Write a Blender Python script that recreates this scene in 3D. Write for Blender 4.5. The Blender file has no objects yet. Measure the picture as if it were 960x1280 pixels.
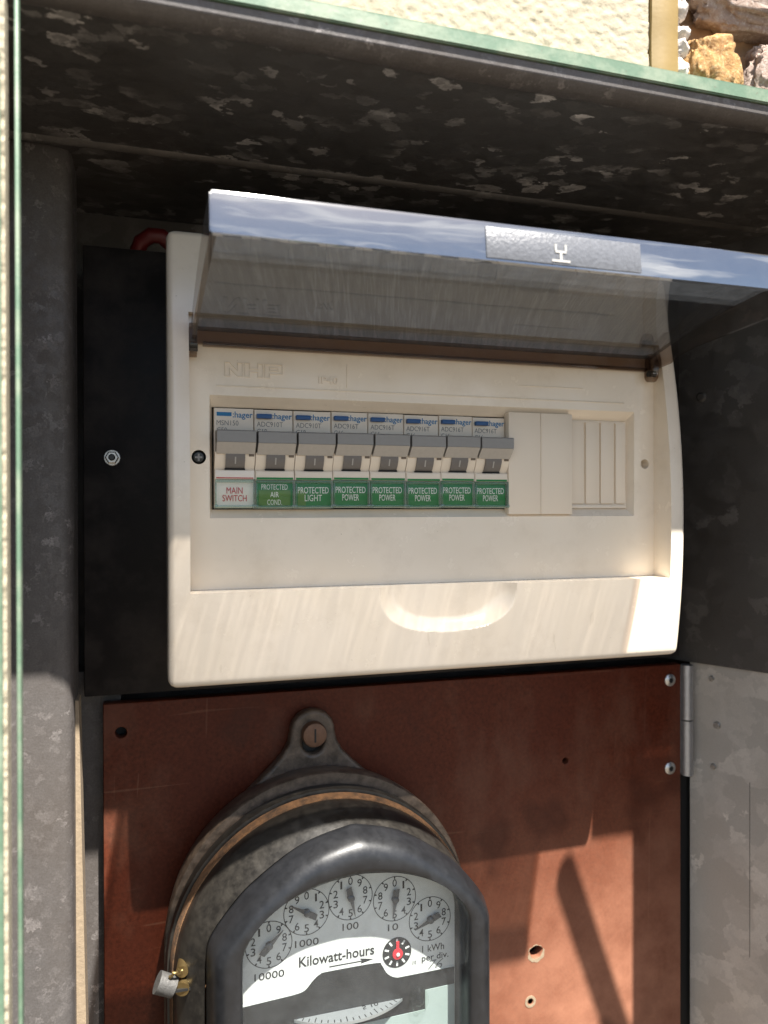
import bpy, bmesh, math, random
from mathutils import Vector, Matrix, noise
random.seed(7)
R = math.radians
scene = bpy.context.scene
S = 0.001                      # all lengths below are millimetres

# ------------------------------------------------------------------ camera
cd = bpy.data.cameras.new('camera'); cam = bpy.data.objects.new('camera', cd)
scene.collection.objects.link(cam); scene.camera = cam
yaw, pit, rol = .29796874, -.00477676, -.00195975
fw = Vector((math.sin(yaw)*math.cos(pit), math.cos(yaw)*math.cos(pit), math.sin(pit)))
rt = Vector((math.cos(yaw), -math.sin(yaw), 0)); up = rt.cross(fw)
rt, up = rt*math.cos(rol) + up*math.sin(rol), -rt*math.sin(rol) + up*math.cos(rol)
cam.matrix_world = Matrix(((rt.x, up.x, -fw.x, -24.6*S), (rt.y, up.y, -fw.y, -342*S), (rt.z, up.z, -fw.z, 0), (0, 0, 0, 1)))
cd.sensor_fit = 'VERTICAL'; cd.sensor_height = 36; cd.lens = 958.97/1280*36
cd.clip_start = .005; cd.clip_end = 500
cd.dof.use_dof = True; cd.dof.focus_distance = .352; cd.dof.aperture_fstop = 11

# ------------------------------------------------------------------ sky, sun, exposure
SK, SM = .29, 2.11             # sun direction towards the sun: (SK, -1, SM)
sdir = Vector((SK, -1, SM)).normalized()
world = bpy.data.worlds.new('World'); scene.world = world; world.use_nodes = True
wn, wl = world.node_tree.nodes, world.node_tree.links
wn.clear()
wo = wn.new('ShaderNodeOutputWorld'); wb = wn.new('ShaderNodeBackground'); sky = wn.new('ShaderNodeTexSky')
sky.sky_type = 'NISHITA'; sky.sun_disc = False
sky.sun_elevation = math.asin(sdir.z); sky.sun_rotation = math.atan2(sdir.x, sdir.y)
sky.air_density = 1; sky.dust_density = 1
wtc = wn.new('ShaderNodeTexCoord'); wmp = wn.new('ShaderNodeMapping'); wmp.inputs['Scale'].default_value = (1, 1, 2.2)
wnz = wn.new('ShaderNodeTexNoise'); wnz.inputs['Scale'].default_value = 4.2; wnz.inputs['Detail'].default_value = 9; wnz.inputs['Roughness'].default_value = .6
wrp = wn.new('ShaderNodeValToRGB'); wrp.color_ramp.elements[0].position = .5; wrp.color_ramp.elements[1].position = .7
wmx = wn.new('ShaderNodeMix'); wmx.data_type = 'RGBA'; wmx.inputs[7].default_value = (12, 12.1, 12.4, 1)
wl.new(wtc.outputs['Generated'], wmp.inputs[0]); wl.new(wmp.outputs[0], wnz.inputs[0]); wl.new(wnz.outputs[0], wrp.inputs[0])
wl.new(wrp.outputs[0], wmx.inputs[0]); wl.new(sky.outputs[0], wmx.inputs[6]); wl.new(wmx.outputs[2], wb.inputs[0])
wb.inputs[1].default_value = .05
wl.new(wb.outputs[0], wo.inputs[0])
sl = bpy.data.lights.new('sun', 'SUN'); so = bpy.data.objects.new('sun', sl); scene.collection.objects.link(so)
sl.energy = 5; sl.angle = R(.53); sl.color = (1, .955, .88)
so.rotation_euler = sdir.to_track_quat('Z', 'Y').to_euler()
scene.view_settings.view_transform = 'Standard'; scene.view_settings.look = 'None'
scene.view_settings.gamma = 1; scene.view_settings.exposure = 1.72
scene.cycles.max_bounces = 10; scene.cycles.transparent_max_bounces = 24
scene.cycles.diffuse_bounces = 5; scene.cycles.sample_clamp_indirect = 4
scene.cycles.caustics_reflective = False; scene.cycles.caustics_refractive = False

# ------------------------------------------------------------------ materials
def mat(name):
    m = bpy.data.materials.new(name); m.use_nodes = True
    nt = m.node_tree; return m, nt, nt.nodes, nt.links, nt.nodes['Principled BSDF']
def coord(nt, scale=(1, 1, 1), rot=(0, 0, 0), loc=(0, 0, 0)):     # object coordinates in millimetres
    t = nt.nodes.new('ShaderNodeTexCoord'); m = nt.nodes.new('ShaderNodeMapping')
    m.inputs['Scale'].default_value = [1000*s for s in scale]; m.inputs['Rotation'].default_value = rot; m.inputs['Location'].default_value = loc
    nt.links.new(t.outputs['Object'], m.inputs[0]); return m.outputs[0]
def tex_noise(nt, vec, scale, detail=3, rough=.5, dist=0):
    n = nt.nodes.new('ShaderNodeTexNoise'); n.inputs['Scale'].default_value = scale; n.inputs['Detail'].default_value = detail
    n.inputs['Roughness'].default_value = rough; n.inputs['Distortion'].default_value = dist
    nt.links.new(vec, n.inputs['Vector']); return n.outputs['Fac']
def ramp(nt, fac, stops, interp='LINEAR'):
    r = nt.nodes.new('ShaderNodeValToRGB'); cr = r.color_ramp; cr.interpolation = interp
    while len(cr.elements) < len(stops): cr.elements.new(.5)
    for e, (p, c) in zip(cr.elements, stops):
        e.position = p; e.color = (c, c, c, 1) if isinstance(c, (int, float)) else (*c, 1)
    nt.links.new(fac, r.inputs[0]); return r.outputs[0]
def mix(nt, fac, a, b, mode='MIX'):
    m = nt.nodes.new('ShaderNodeMix'); m.data_type = 'RGBA'; m.blend_type = mode
    for i, v in ((0, fac), (6, a), (7, b)):
        if hasattr(v, 'links'): nt.links.new(v, m.inputs[i])
        elif i == 0: m.inputs[0].default_value = v
        else: m.inputs[i].default_value = (*v, 1) if len(v) == 3 else v
    return m.outputs[2]
def bump(nt, h, strength, dist=.0005, prev=None):
    b = nt.nodes.new('ShaderNodeBump'); b.inputs['Strength'].default_value = strength; b.inputs['Distance'].default_value = dist
    nt.links.new(h, b.inputs['Height'])
    if prev: nt.links.new(prev, b.inputs['Normal'])
    return b.outputs[0]

def simple(name, col, rough=.5, metal=0, spec=.5, grain=0, gscale=2, bmp=0, bscale=1.5, dirt=None, dscale=.08, damt=.5):
    m, nt, N, L, P = mat(name); v = coord(nt); c = None
    P.inputs['Roughness'].default_value = rough; P.inputs['Metallic'].default_value = metal; P.inputs['Specular IOR Level'].default_value = spec
    P.inputs['Base Color'].default_value = (*col, 1)
    if grain:
        n = tex_noise(nt, v, gscale, 4, .6)
        c = mix(nt, n, [x*(1-grain) for x in col], [min(1, x*(1+grain)) for x in col])
    if dirt:
        n = ramp(nt, tex_noise(nt, v, dscale, 6, .65), [(.45, 0), (.75, damt)])
        c = mix(nt, n, c if c else col, dirt)
        L.new(ramp(nt, n, [(0, rough), (1, min(1, rough+.35))]), P.inputs['Roughness'])
    if c: L.new(c, P.inputs['Base Color'])
    if bmp: L.new(bump(nt, tex_noise(nt, v, bscale, 4, .6), bmp), P.inputs['Normal'])
    return m

M = {}
m, nt, N, L, P = mat('cream_plastic'); v = coord(nt)
n1 = ramp(nt, tex_noise(nt, v, .018, 4, .6), [(.35, 0), (.75, 1)]); c = mix(nt, n1, (.83, .745, .63), (.78, .69, .565))
d1 = ramp(nt, tex_noise(nt, v, .05, 8, .72), [(.5, 0), (.78, .28)]); c = mix(nt, d1, c, (.46, .37, .27))
sp = ramp(nt, tex_noise(nt, v, .55, 2, .5), [(.76, 0), (.79, .7)]); c = mix(nt, sp, c, (.30, .22, .14))
sv = ramp(nt, tex_noise(nt, coord(nt, (.5, 1, .03), (0, R(20), 0)), .5, 2), [(.72, 0), (.75, .22)]); c = mix(nt, sv, c, (.5, .42, .32))
L.new(c, P.inputs['Base Color']); L.new(ramp(nt, tex_noise(nt, v, .06, 6, .7), [(.3, .10), (.75, .34)]), P.inputs['Roughness'])
P.inputs['Specular IOR Level'].default_value = .8; L.new(bump(nt, tex_noise(nt, v, .04, 3), .05, .001), P.inputs['Normal']); M['cream'] = m
M['cream_blank'] = simple('cream_blank_plastic', (.80, .71, .59), .4, grain=.03, gscale=.03, bmp=.04, bscale=5)
M['beige'] = simple('breaker_beige_plastic', (.78, .70, .59), .45, grain=.04, gscale=.3)
M['label_grey'] = simple('breaker_pale_face', (.76, .69, .60), .5, grain=.04, gscale=.5)
M['grey'] = simple('grey_plastic', (.245, .243, .24), .42, grain=.08, gscale=.4)
M['grey_pale'] = simple('pale_grey_plastic', (.42, .40, .375), .5, grain=.12, gscale=.5)
M['rocker'] = simple('dark_grey_rocker', (.15, .14, .135), .4, grain=.06, gscale=.4)
M['blue'] = simple('blue_button', (.008, .075, .24), .4, grain=.1)
M['blue_ink'] = simple('blue_ink', (.0, .15, .36), .5)
M['grey_ink'] = simple('grey_ink', (.16, .16, .16), .6)
M['red_ink'] = simple('red_ink', (.50, .02, .03), .5)
M['white_ink'] = simple('white_ink', (.8, .8, .76), .5)
M['grey_mark'] = simple('pale_grey_mark', (.38, .37, .35), .5)
M['black_ink'] = simple('black_ink', (.012, .012, .013), .55)
M['green_card'] = simple('green_label_card', (.0, .18, .036), .5, grain=.12, gscale=.12)
M['green_card_old'] = simple('faded_green_label_card', (.075, .19, .025), .5, grain=.2, gscale=.15)
M['white_card'] = simple('white_label_card', (.82, .77, .70), .55, grain=.03)
M['brown_indicator'] = simple('brown_indicator', (.13, .10, .075), .4)
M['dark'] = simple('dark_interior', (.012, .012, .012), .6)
M['rubber'] = simple('black_plastic_screw', (.015, .017, .016), .35)
M['bakelite'] = simple('black_bakelite', (.014, .012, .012), .42, spec=.22, grain=.2, gscale=.05, dirt=(.06, .05, .044), dscale=.05, damt=.6, bmp=.06, bscale=.3)
M['brass'] = simple('aged_brass', (.26, .185, .08), .45, metal=.9, grain=.3, gscale=.4, bmp=.2)
M['lead'] = simple('lead_seal_metal', (.10, .097, .093), .6, metal=.4, grain=.3, gscale=.5, bmp=.6, bscale=.9)
M['steel'] = simple('bright_steel', (.55, .54, .52), .34, metal=.95, grain=.25, gscale=.5, bmp=.15)
M['zinc_part'] = simple('zinc_hinge', (.42, .42, .43), .42, metal=.8, grain=.25, gscale=.25, bmp=.25)
M['red_wire'] = simple('red_wire_insulation', (.11, .006, .006), .5)
M['timber'] = simple('weathered_timber', (.30, .23, .155), .8, grain=.3, gscale=.5, bmp=.4, bscale=.8)
M['red_pointer'] = simple('red_pointer_paint', (.65, .02, .035), .45)
M['pointer'] = simple('grey_pointer_metal', (.10, .10, .105), .4, metal=.3)
M['disc'] = simple('aluminium_disc', (.62, .64, .66), .35, metal=.75, grain=.08, gscale=.5)
M['sealant'] = simple('ochre_sealant', (.25, .17, .055), .6, grain=.1, gscale=.08, bmp=.25, bscale=.25)
M['mortar'] = simple('brown_mortar', (.27, .17, .10), .95, grain=.35, gscale=.25, bmp=.6, bscale=.4)
M['foam'] = simple('white_foam', (.62, .57, .52), .85, grain=.25, gscale=.5, bmp=.8, bscale=.8)
M['stucco'] = simple('cream_roughcast', (.39, .345, .255), .9, grain=.12, gscale=.12, bmp=.5, bscale=.9)
M['grip'] = simple('frosted_grip', (.13, .135, .15), .35, grain=.35, gscale=.6, bmp=.5, bscale=.8)
M['blackplate'] = simple('black_register_plate', (.016, .016, .017), .5, spec=.3, dirt=(.10, .095, .09), dscale=.4, damt=.18)
M['mint'] = simple('mint_nameplate', (.36, .42, .395), .5, grain=.06, gscale=.2)
M['plate'] = simple('silver_dial_plate', (.74, .73, .70), .45, grain=.05, gscale=.15, dirt=(.42, .42, .40), dscale=.12, damt=.4)
M['ground'] = simple('bare_soil', (.125, .105, .082), .95, grain=.3, gscale=.01)

def galv(name, lo, hi, rgh=(.36, .6), cell=.13, flake=(.55, .8), tint=(.97, .98, 1.0), metal=.7, stretch=(1, 1, 1), warp=7, wsc=.22, grit=.3, patch=(.35, .25, .7)):
    m, nt, N, L, P = mat(name); v = coord(nt, stretch)
    wn_ = nt.nodes.new('ShaderNodeTexNoise'); wn_.inputs['Scale'].default_value = wsc; wn_.inputs['Detail'].default_value = 6; wn_.inputs['Roughness'].default_value = .65
    L.new(v, wn_.inputs['Vector'])
    va = nt.nodes.new('ShaderNodeVectorMath'); va.operation = 'MULTIPLY_ADD'; va.inputs[1].default_value = (warp, warp, warp)
    L.new(wn_.outputs['Color'], va.inputs[0]); L.new(v, va.inputs[2])
    vo = nt.nodes.new('ShaderNodeTexVoronoi'); vo.inputs['Scale'].default_value = cell; L.new(va.outputs[0], vo.inputs['Vector'])
    sp = nt.nodes.new('ShaderNodeSeparateColor'); L.new(vo.outputs['Color'], sp.inputs[0])
    fl = ramp(nt, sp.outputs[0], [(0, 0), (flake[0], .06), (flake[1], .4), (1, 1)])
    vo2 = nt.nodes.new('ShaderNodeTexVoronoi'); vo2.inputs['Scale'].default_value = cell*2.3; L.new(va.outputs[0], vo2.inputs['Vector'])
    sp2 = nt.nodes.new('ShaderNodeSeparateColor'); L.new(vo2.outputs['Color'], sp2.inputs[0])
    fl = mix(nt, 1.0, fl, ramp(nt, sp2.outputs[0], [(0, .35), (.5, .8), (1, 1.0)]), 'MULTIPLY')
    pat = ramp(nt, tex_noise(nt, v, .03, 5, .6), [(patch[0], patch[1]), (patch[2], 1)])
    f2 = mix(nt, 1.0, fl, pat, 'MULTIPLY')
    c = mix(nt, f2, [lo*t for t in tint], [hi*t for t in tint])
    c = mix(nt, ramp(nt, tex_noise(nt, v, 1.3, 5, .75), [(.35, 0), (.75, grit)]), c, (lo*.55, lo*.5, lo*.45))
    sm = tex_noise(nt, v, .012, 3, .5); c = mix(nt, ramp(nt, sm, [(.4, 0), (.7, .35)]), c, (lo*.8, lo*.6, lo*.45))
    L.new(c, P.inputs['Base Color']); P.inputs['Metallic'].default_value = metal
    L.new(ramp(nt, sp.outputs[1], [(0, rgh[0]), (1, rgh[1])]), P.inputs['Roughness'])
    L.new(bump(nt, tex_noise(nt, v, 1.1, 5, .65), .22), P.inputs['Normal'])
    return m
M['galv'] = galv('galvanised_sheet', .46, .80, (.4, .62), .07, (.35, .65), tint=(1, .94, .85), metal=.2, warp=18, wsc=.10, patch=(.3, .45, .65))
M['galv_top'] = galv('weathered_galvanised_sheet', .085, 1.0, (.32, .5), .185, (.75, .87), stretch=(.7, 1, 1), metal=.25, warp=9, wsc=.24, tint=(1, .96, .94), patch=(.4, .1, .6))
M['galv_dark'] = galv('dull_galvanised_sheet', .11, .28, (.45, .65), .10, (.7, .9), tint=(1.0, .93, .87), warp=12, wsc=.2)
M['galv_jamb'] = galv('granular_galvanised_sheet', .12, .42, (.45, .7), .3, (.72, .95), tint=(1, .92, .90), metal=.2, warp=12, wsc=.35, grit=.75)

# green paint with worn edges
m, nt, N, L, P = mat('green_frame_paint'); v = coord(nt)
n = ramp(nt, tex_noise(nt, v, .06, 6, .65), [(.45, 0), (.62, .65)])
c = mix(nt, n, (.11, .18, .12), (.26, .30, .22))
L.new(mix(nt, ramp(nt, tex_noise(nt, v, .7, 3), [(.66, 0), (.72, .6)]), c, (.12, .10, .07)), P.inputs['Base Color'])
P.inputs['Roughness'].default_value = .5; L.new(bump(nt, tex_noise(nt, v, .5, 4), .2), P.inputs['Normal']); M['green'] = m

# red-brown phenolic board: fibrous mottling, scratches, dust
m, nt, N, L, P = mat('red_brown_phenolic_board'); v = coord(nt)
a = tex_noise(nt, v, .55, 5, .7); b = tex_noise(nt, v, .03, 4, .6)
c = mix(nt, ramp(nt, a, [(.3, 0), (.7, 1)]), (.052, .0095, .0038), (.122, .027, .0115))
c = mix(nt, ramp(nt, b, [(.35, 0), (.75, .55)]), c, (.09, .022, .011))
vs = coord(nt, (.35, 1, .02), (0, R(38), 0)); s1 = ramp(nt, tex_noise(nt, vs, .6, 2, .5, .8), [(.70, 0), (.76, .16)])
vs2 = coord(nt, (.03, 1, .55), (0, R(-14), 0)); s2 = ramp(nt, tex_noise(nt, vs2, .5, 2, .5, .8), [(.70, 0), (.76, .16)])
c = mix(nt, s1, c, (.34, .19, .12)); c = mix(nt, s2, c, (.34, .19, .12))
du = ramp(nt, tex_noise(nt, coord(nt, (1, 1, .6)), .022, 5, .6), [(.52, 0), (.78, .4)]); c = mix(nt, du, c, (.22, .12, .08)); P.inputs['Specular IOR Level'].default_value = .2
sx_ = nt.nodes.new('ShaderNodeSeparateXYZ'); L.new(coord(nt), sx_.inputs[0])       # dusty wear plus painted sunlight: colour brightens towards the lower right
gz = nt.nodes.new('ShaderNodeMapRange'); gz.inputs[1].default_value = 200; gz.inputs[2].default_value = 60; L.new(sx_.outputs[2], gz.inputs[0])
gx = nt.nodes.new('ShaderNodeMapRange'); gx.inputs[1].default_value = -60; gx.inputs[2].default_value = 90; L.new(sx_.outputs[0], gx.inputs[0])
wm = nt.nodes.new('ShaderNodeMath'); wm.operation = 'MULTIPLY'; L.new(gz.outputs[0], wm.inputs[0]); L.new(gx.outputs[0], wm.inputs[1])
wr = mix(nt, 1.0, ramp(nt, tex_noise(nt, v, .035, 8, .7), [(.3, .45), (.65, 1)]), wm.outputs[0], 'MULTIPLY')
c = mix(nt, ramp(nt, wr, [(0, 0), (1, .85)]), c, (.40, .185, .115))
st_ = ramp(nt, tex_noise(nt, v, .016, 3, .5), [(.6, 0), (.66, .5), (.72, .1)]); c = mix(nt, st_, c, (.05, .016, .01))
L.new(c, P.inputs['Base Color']); L.new(ramp(nt, b, [(.3, .34), (.7, .55)]), P.inputs['Roughness'])
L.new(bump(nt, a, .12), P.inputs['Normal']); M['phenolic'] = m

# meter casting: black, grey dust on top-facing ledges worn into the paint
def casting(name, base, dust, amt, scale):
    m, nt, N, L, P = mat(name); v = coord(nt)
    n = ramp(nt, tex_noise(nt, v, scale, 7, .7), [(.38, 0), (.68, amt)])
    st = ramp(nt, tex_noise(nt, coord(nt, (1, .15, 1)), .35, 3, .6), [(.4, 0), (.8, .5)])
    c = mix(nt, n, base, dust); c = mix(nt, mix(nt, 1.0, st, n, 'MULTIPLY'), c, [x*1.5 for x in dust])
    sp = ramp(nt, tex_noise(nt, v, 1.4, 2), [(.80, 0), (.83, .6)]); c = mix(nt, sp, c, (.3, .29, .27))
    L.new(c, P.inputs['Base Color']); L.new(ramp(nt, n, [(0, .32), (1, .6)]), P.inputs['Roughness'])
    L.new(bump(nt, tex_noise(nt, v, .9, 4), .07), P.inputs['Normal']); return m
M['bezel'] = casting('worn_black_bezel', (.010, .0105, .012), (.018, .019, .022), .5, .12)
M['case'] = casting('dusty_black_case', (.011, .010, .009), (.042, .037, .030), .5, .2)
M['base'] = casting('dusty_brown_base', (.05, .037, .028), (.15, .112, .083), .9, .18)
M['rust'] = simple('rust_line', (.17, .085, .036), .95, grain=.6, gscale=.5, dirt=(.02, .017, .014), dscale=.16, damt=1, bmp=.8)

def clear(name, tint, rough=.03, ior=1.5, streak=False, gain=1.0, film=None):
    m, nt, N, L, P = mat(name); N.remove(P); out = N['Material Output']
    tr = N.new('ShaderNodeBsdfTransparent'); gl = N.new('ShaderNodeBsdfGlossy'); gl.inputs['Roughness'].default_value = rough
    fr = N.new('ShaderNodeFresnel'); fr.inputs['IOR'].default_value = ior
    ms = N.new('ShaderNodeMixShader'); tr.inputs[0].default_value = (*tint, 1)
    if streak == 'wave': L.new(bump(nt, tex_noise(nt, coord(nt, (.3, 1, 1)), .05, 3, .5), .35, .0015), gl.inputs['Normal'])
    if streak is True:
        v0 = coord(nt, rot=(0, 0, R(17))); sq = N.new('ShaderNodeMapping'); sq.inputs['Scale'].default_value = (1, .05, .05); L.new(v0, sq.inputs[0]); v = sq.outputs[0]
        n1 = tex_noise(nt, v, .7, 4, .6, 1.4)
        f = ramp(nt, n1, [(.40, 0), (.52, .3), (.62, 1)])
        L.new(mix(nt, f, [x*.925 for x in tint], [min(1, x*1.165) for x in tint]), tr.inputs[0])  # sun caustics painted as streaks in the lid's transparent colour
        L.new(bump(nt, tex_noise(nt, coord(nt, (.5, .12, .12)), .15, 2), .08), gl.inputs['Normal'])
    ge = N.new('ShaderNodeNewGeometry'); bk = N.new('ShaderNodeMath'); bk.operation = 'SUBTRACT'; bk.inputs[0].default_value = 1; L.new(ge.outputs['Backfacing'], bk.inputs[1])
    bf = N.new('ShaderNodeMath'); bf.operation = 'MULTIPLY'; L.new(fr.outputs[0], bf.inputs[0]); L.new(bk.outputs[0], bf.inputs[1])
    fac = bf.outputs[0]
    if gain != 1:
        mm = N.new('ShaderNodeMath'); mm.operation = 'MULTIPLY'; mm.use_clamp = True; mm.inputs[1].default_value = gain
        L.new(fac, mm.inputs[0]); fac = mm.outputs[0]
    L.new(fac, ms.inputs[0]); L.new(tr.outputs[0], ms.inputs[1]); L.new(gl.outputs[0], ms.inputs[2]); last = ms.outputs[0]
    if film:
        dd = N.new('ShaderNodeBsdfDiffuse'); dd.inputs[0].default_value = (*film[0], 1); dt = N.new('ShaderNodeBsdfTranslucent'); dt.inputs[0].default_value = (*film[0], 1)
        df = N.new('ShaderNodeMixShader'); L.new(dd.outputs[0], df.inputs[1]); L.new(dt.outputs[0], df.inputs[2]); m2 = N.new('ShaderNodeMixShader')
        vv = coord(nt); L.new(ramp(nt, tex_noise(nt, vv, .12, 6, .7), [(.3, film[1]*.3), (.75, film[1])]), m2.inputs[0])
        L.new(last, m2.inputs[1]); L.new(df.outputs[0], m2.inputs[2]); last = m2.outputs[0]
    L.new(last, out.inputs[0]); return m
M['smoke'] = clear('smoked_polycarbonate', (.535, .525, .515), .03, 1.5, True, 1.3, ((.50, .55, .62), .08))
M['smoke_wall'] = clear('smoked_polycarbonate_wall', (.66, .59, .53), .05, 1.5, False, 1.0, ((.5, .54, .6), .04))
M['smoke_rim'] = clear('smoked_polycarbonate_rim', (.40, .42, .45), .05, 2.3, 'wave', 3.0, ((.6, .62, .66), .08))
M['clear_cover'] = clear('clear_label_cover', (.97, .98, .97), .06, 1.45, False, .8)
M['clear_rail'] = clear('clear_label_rail', (.78, .87, .85), .1, 1.6, False, 1.2, ((.66, .72, .69), .16))
M['glass'] = clear('meter_glass', (.93, .95, .95), .02, 1.5, False, .9, ((.55, .56, .58), .06))

# ------------------------------------------------------------------ mesh helpers
col = scene.collection
ORG = {}
def prop(o, label=None, cat=None, group=None, kind=None):
    for k, v in (('label', label), ('category', cat), ('group', group), ('kind', kind)):
        if v: o[k] = v
    return o
def thing(name, label, cat, loc, group=None):
    o = bpy.data.objects.new(name, None); col.objects.link(o); o.empty_display_size = .01
    o.location = [c*S for c in loc]; ORG[o.name] = tuple(loc); return prop(o, label, cat, group)
def link(name, me, m, parent=None, org=None, smooth=40):
    if m: me.materials.append(M[m])
    if smooth:
        me.shade_smooth(); me.set_sharp_from_angle(angle=R(smooth))
    o = bpy.data.objects.new(name, me); col.objects.link(o)
    if parent is not None: o.parent = parent; ORG[o.name] = ORG[parent.name]
    else: o.location = [c*S for c in (org or (0, 0, 0))]; ORG[o.name] = org or (0, 0, 0)
    return o
def mesh(name, V, F, m, parent=None, org=None, smooth=40):
    g = ORG[parent.name] if parent is not None else (org or (0, 0, 0))
    me = bpy.data.meshes.new(name); me.from_pydata([((a-g[0])*S, (b-g[1])*S, (c-g[2])*S) for a, b, c in V], [], F); me.update()
    bm = bmesh.new(); bm.from_mesh(me); bmesh.ops.recalc_face_normals(bm, faces=bm.faces); bm.to_mesh(me); bm.free()
    return link(name, me, m, parent, org, smooth)
def frombm(name, bm, m, parent=None, org=None, smooth=40):      # bm in millimetres, world
    g = ORG[parent.name] if parent is not None else (org or (0, 0, 0))
    bmesh.ops.translate(bm, verts=bm.verts, vec=(-g[0], -g[1], -g[2])); bmesh.ops.scale(bm, verts=bm.verts, vec=(S, S, S))
    bmesh.ops.recalc_face_normals(bm, faces=bm.faces)
    me = bpy.data.meshes.new(name); bm.to_mesh(me); bm.free()
    return link(name, me, m, parent, org, smooth)
def bbox(bm, x0, x1, y0, y1, z0, z1, bev=0, seg=2):
    r = bmesh.ops.create_cube(bm, size=1)['verts']
    for v in r: v.co = Vector((x0+(v.co.x+.5)*(x1-x0), y0+(v.co.y+.5)*(y1-y0), z0+(v.co.z+.5)*(z1-z0)))
    if bev:
        es = {e for v in r for e in v.link_edges}
        bmesh.ops.bevel(bm, geom=list(es), offset=bev, segments=seg, affect='EDGES', profile=.5)
def box(name, x0, x1, y0, y1, z0, z1, m, parent=None, bev=0, org=None):
    bm = bmesh.new(); bbox(bm, x0, x1, y0, y1, z0, z1, bev); return frombm(name, bm, m, parent, org)
def profx(name, prof, x0, x1, m, parent=None, bev=0, smooth=40):      # (y,z) polygon extruded along x
    bm = bmesh.new(); a = [bm.verts.new((x0, y, z)) for y, z in prof]; f = bm.faces.new(a)
    r = bmesh.ops.extrude_face_region(bm, geom=[f]); bmesh.ops.translate(bm, verts=[v for v in r['geom'] if isinstance(v, bmesh.types.BMVert)], vec=(x1-x0, 0, 0))
    if bev: bmesh.ops.bevel(bm, geom=list(bm.edges), offset=bev, segments=2, affect='EDGES')
    return frombm(name, bm, m, parent, None, smooth)
def bcyl(bm, p0, p1, r0, r1=None, n=24):
    p0, p1 = Vector(p0), Vector(p1); d = p1-p0; q = d.to_track_quat('Z', 'Y').to_matrix().to_4x4()
    r = bmesh.ops.create_cone(bm, cap_ends=True, segments=n, radius1=r0, radius2=r0 if r1 is None else r1, depth=d.length)
    bmesh.ops.transform(bm, verts=r['verts'], matrix=Matrix.Translation((p0+p1)/2) @ q)
def cyl(name, p0, p1, r, m, parent=None, r1=None, n=24, org=None):
    bm = bmesh.new(); bcyl(bm, p0, p1, r, r1, n); return frombm(name, bm, m, parent, org)
def lathe_y(bm, cx, cz, prof, n=32, sx=1):       # prof: (radius, y) revolved about the y axis
    rings = []
    for r, y in prof: rings.append([bm.verts.new((cx+r*sx*math.cos(2*math.pi*i/n), y, cz+r*math.sin(2*math.pi*i/n))) for i in range(n)])
    for a, b in zip(rings, rings[1:]):
        for i in range(n): bm.faces.new((a[i], a[(i+1) % n], b[(i+1) % n], b[i]))
    for q in (rings[0], rings[-1]): bm.faces.new(q)
def tube(name, pts, r, m, parent=None, n=10, org=None, closed=False):
    pts = [Vector(p) for p in pts]; V, F = [], []
    for i, p in enumerate(pts):
        t = (pts[min(i+1, len(pts)-1)]-pts[max(i-1, 0)]).normalized(); a = t.cross(Vector((.3, .2, 1))).normalized(); b = t.cross(a)
        rr = r[i] if isinstance(r, (list, tuple)) else r
        V += [tuple(p+rr*(a*math.cos(2*math.pi*k/n)+b*math.sin(2*math.pi*k/n))) for k in range(n)]
    for i in range(len(pts)-1):
        for k in range(n): F.append((i*n+k, i*n+(k+1) % n, (i+1)*n+(k+1) % n, (i+1)*n+k))
    F += [tuple(range(n)), tuple(range((len(pts)-1)*n, len(pts)*n))]
    return mesh(name, V, F, m, parent, org)
def curve_plate(name, outline, holes, y0, y1, m, parent=None, org=None, bev=0, smooth=30):   # (x,z) outline with holes
    cu = bpy.data.curves.new('tmp', 'CURVE'); cu.dimensions = '2D'; cu.fill_mode = 'BOTH'; cu.extrude = abs(y1-y0)/2-bev; cu.bevel_depth = bev; cu.bevel_resolution = 2
    for o in [outline]+holes:
        s = cu.splines.new('POLY'); s.points.add(len(o)-1); s.use_cyclic_u = True
        for p, (x, z) in zip(s.points, o): p.co = (x, z, 0, 1)
    ob = bpy.data.objects.new('tmp', cu); me = bpy.data.meshes.new_from_object(ob); bpy.data.objects.remove(ob); bpy.data.curves.remove(cu)
    g = ORG[parent.name] if parent is not None else (org or (0, 0, 0)); ym = (y0+y1)/2
    for v in me.vertices: x, z, d = v.co; v.co = ((x-g[0])*S, (ym-d-g[1])*S, (z-g[2])*S)
    me.materials.clear(); me.name = name
    return link(name, me, m, parent, org, smooth)
def circ(cx, cz, r, n=24, sx=1): return [(cx+r*sx*math.cos(2*math.pi*i/n), cz+r*math.sin(2*math.pi*i/n)) for i in range(n)]
def rrect(x0, x1, z0, z1, r, n=6):
    P = []
    for cx, cz, a in ((x1-r, z0+r, -90), (x1-r, z1-r, 0), (x0+r, z1-r, 90), (x0+r, z0+r, 180)):
        for i in range(n+1): t = R(a+90*i/n); P.append((cx+r*math.cos(t), cz+r*math.sin(t)))
    return P
def text_geo(s, x0, x1, z0, z1, y, bold=0, thick=.05, shear=0):
    cu = bpy.data.curves.new('tmp', 'FONT'); cu.body = s; cu.size = 1; cu.offset = bold; cu.extrude = .01; cu.resolution_u = 3; cu.shear = shear
    ob = bpy.data.objects.new('tmp', cu); me = bpy.data.meshes.new_from_object(ob); bpy.data.objects.remove(ob); bpy.data.curves.remove(cu)
    V = [v.co.copy() for v in me.vertices]; F = [tuple(p.vertices) for p in me.polygons]; bpy.data.meshes.remove(me)
    xa, xb = min(v.x for v in V), max(v.x for v in V); za, zb = min(v.y for v in V), max(v.y for v in V)
    out = []
    for v in V:
        out.append((x0+(v.x-xa)/(xb-xa)*(x1-x0), y-(v.z/.01)*thick, z0+(v.y-za)/(zb-za)*(z1-z0)))
    return out, F
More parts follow.
